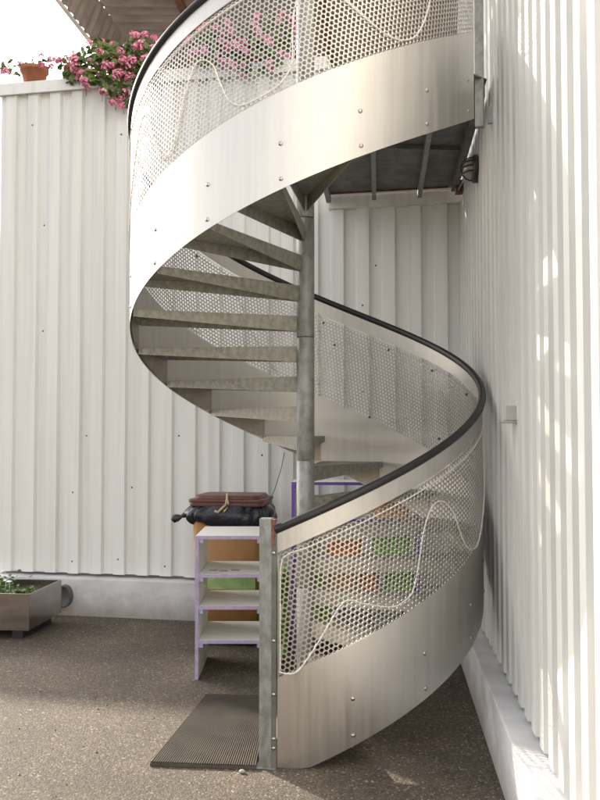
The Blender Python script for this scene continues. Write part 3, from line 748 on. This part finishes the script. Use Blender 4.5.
# ---------------------------------------------------------------- canopy above the terrace
cn = empty('canopy_roof', (-2.3, 9.4, 6.4), label='brown corrugated canopy roof above the terrace and flower pots', cat='canopy')
def cl(x, y, z): return Vector((x+2.3, y-9.4, z-6.4))
b = MB(); ny = 500; y0, y1 = 8.2, 14.3; vs = []
xl = lambda y: -2.21 + .11*(y-9.6); xr = 3.4
for i in range(ny+1):
    y = y0 + (y1-y0)*i/ny; z = 6.42 - .02*(y-9.4) + .030*math.sin(2*PI*(y-y0)/.177)
    for x, dz in ((xl(y),0),(xr,0),(xr,.012),(xl(y),.012)): vs.append(cl(x, y, z+dz))
for k in range(4):
    k2 = (k+1) % 4
    b.add([v for i in range(ny+1) for v in (vs[4*i+k], vs[4*i+k2])], [(2*i,2*i+1,2*i+3,2*i+2) for i in range(ny)], True)
b.build('corrugated_sheet', M['roof'], cn)
b = MB(); vs = []; ns = 120
for i in range(ns+1):            # hanging verge panel along the left edge
    y = 8.2 + 5.2*i/ns; wv = .014*math.sin(2*PI*(y)/.16)
    for dx, z in ((.03,6.37),(-.11,6.02),(-.095,6.02),(.045,6.37)): vs.append(cl(xl(y)+dx+wv, y, z))
for k in range(4):
    k2 = (k+1) % 4
    b.add([v for i in range(ns+1) for v in (vs[4*i+k], vs[4*i+k2])], [(2*i,2*i+1,2*i+3,2*i+2) for i in range(ns)], True)
b.build('verge_panel', M['roof'], cn)
b = MB(); pa, pb_ = cl(xl(8.2)-.125, 8.2, 6.0), cl(xl(13.4)-.125, 13.4, 6.0)
b.tube([pa, pb_], .022, 8); b.build('verge_trim', M['fascia'], cn)
for xa in (-1.35, .2, 1.8):
    b = MB(); p0_, p1_ = cl(xa, 8.8, 6.34), cl(xa+.5, 14.2, 6.24); d_ = (p1_-p0_).normalized()
    Mx = Matrix.Translation(p0_) @ d_.to_track_quat('Y','Z').to_matrix().to_4x4()
    b.box((-.035,0,-.06),(.035,(p1_-p0_).length,.02), Mx); b.build('rafter', M['rust'], cn)
for xa, ya in ((-1.2,14.1),(2.6,14.1)):
    b = MB(); q = cl(xa, ya, 0); b.box((q.x-.05,q.y-.05,-6.4+3.661),(q.x+.05,q.y+.05,-.12)); b.build('post', M['rust'], cn)

# ---------------------------------------------------------------- unseen house added to cast the yard shadow from behind on the left
hs = empty('shadow_caster_house', (-16.6, 23.0, 0), math.radians(-12), label='unseen tall rendered house added out of frame on the left to shade the yard', cat='house')
b = MB(); b.box((-7,-1.2,0),(5.2,6,9.0)); b.build('wall', M['render'], hs)
b = MB(); vs = [(-7.3,-1.22,9.01),(5.5,-1.22,9.01),(5.5,6.02,9.01),(-7.3,6.02,9.01),(-7.3,2.4,9.9),(5.5,2.4,9.9)]
b.add(vs, [(3,2,1,0),(0,1,5,4),(2,3,4,5),(0,4,3),(1,2,5)]); b.build('roof', M['tile'], hs)

# ---------------------------------------------------------------- camera, light, sky
cam = bpy.data.cameras.new('camera'); co = bpy.data.objects.new('camera', cam); COL.objects.link(co)
cam.sensor_fit = 'VERTICAL'; cam.sensor_height = 24; cam.lens = FPX/800*24; cam.clip_start = .05; cam.clip_end = 500
co.location = (0, 0, H_CAM); co.rotation_euler = (PI/2 + PITCH, 0, 0)
sc.camera = co
SUN = Vector((-.64, .77, .435)).normalized()
el = math.asin(SUN.z); az = math.atan2(SUN.x, SUN.y)
sl = bpy.data.lights.new('sun', 'SUN'); sl.energy = 2.5; sl.angle = math.radians(.5); sl.color = (1, .89, .74)
so = bpy.data.objects.new('sun', sl); COL.objects.link(so); so.rotation_euler = (-SUN).to_track_quat('-Z','Y').to_euler(); so.location = (-8, 12, 9)
w = bpy.data.worlds.new('World'); sc.world = w; w.use_nodes = True
nt = w.node_tree; bg = nt.nodes['Background']; sk = nt.nodes.new('ShaderNodeTexSky'); sk.sky_type = 'NISHITA'; sk.sun_disc = False
sk.sun_elevation = el; sk.sun_rotation = az; sk.air_density = 1.0; sk.dust_density = 3.0; sk.ozone_density = 1.0
hs_ = nt.nodes.new('ShaderNodeHueSaturation'); hs_.inputs['Saturation'].default_value = .22
nt.links.new(sk.outputs[0], hs_.inputs['Color']); wm_ = nt.nodes.new('ShaderNodeMixRGB'); wm_.blend_type = 'MULTIPLY'; wm_.inputs[0].default_value = 1; wm_.inputs[2].default_value = (1.035, .995, .965, 1)
nt.links.new(hs_.outputs[0], wm_.inputs[1]); nt.links.new(wm_.outputs[0], bg.inputs[0]); bg.inputs[1].default_value = .15
sc.view_settings.view_transform = 'Standard'; sc.view_settings.look = 'None'; sc.view_settings.gamma = 1; sc.view_settings.use_curve_mapping = False
sc.view_settings.exposure = 1.74
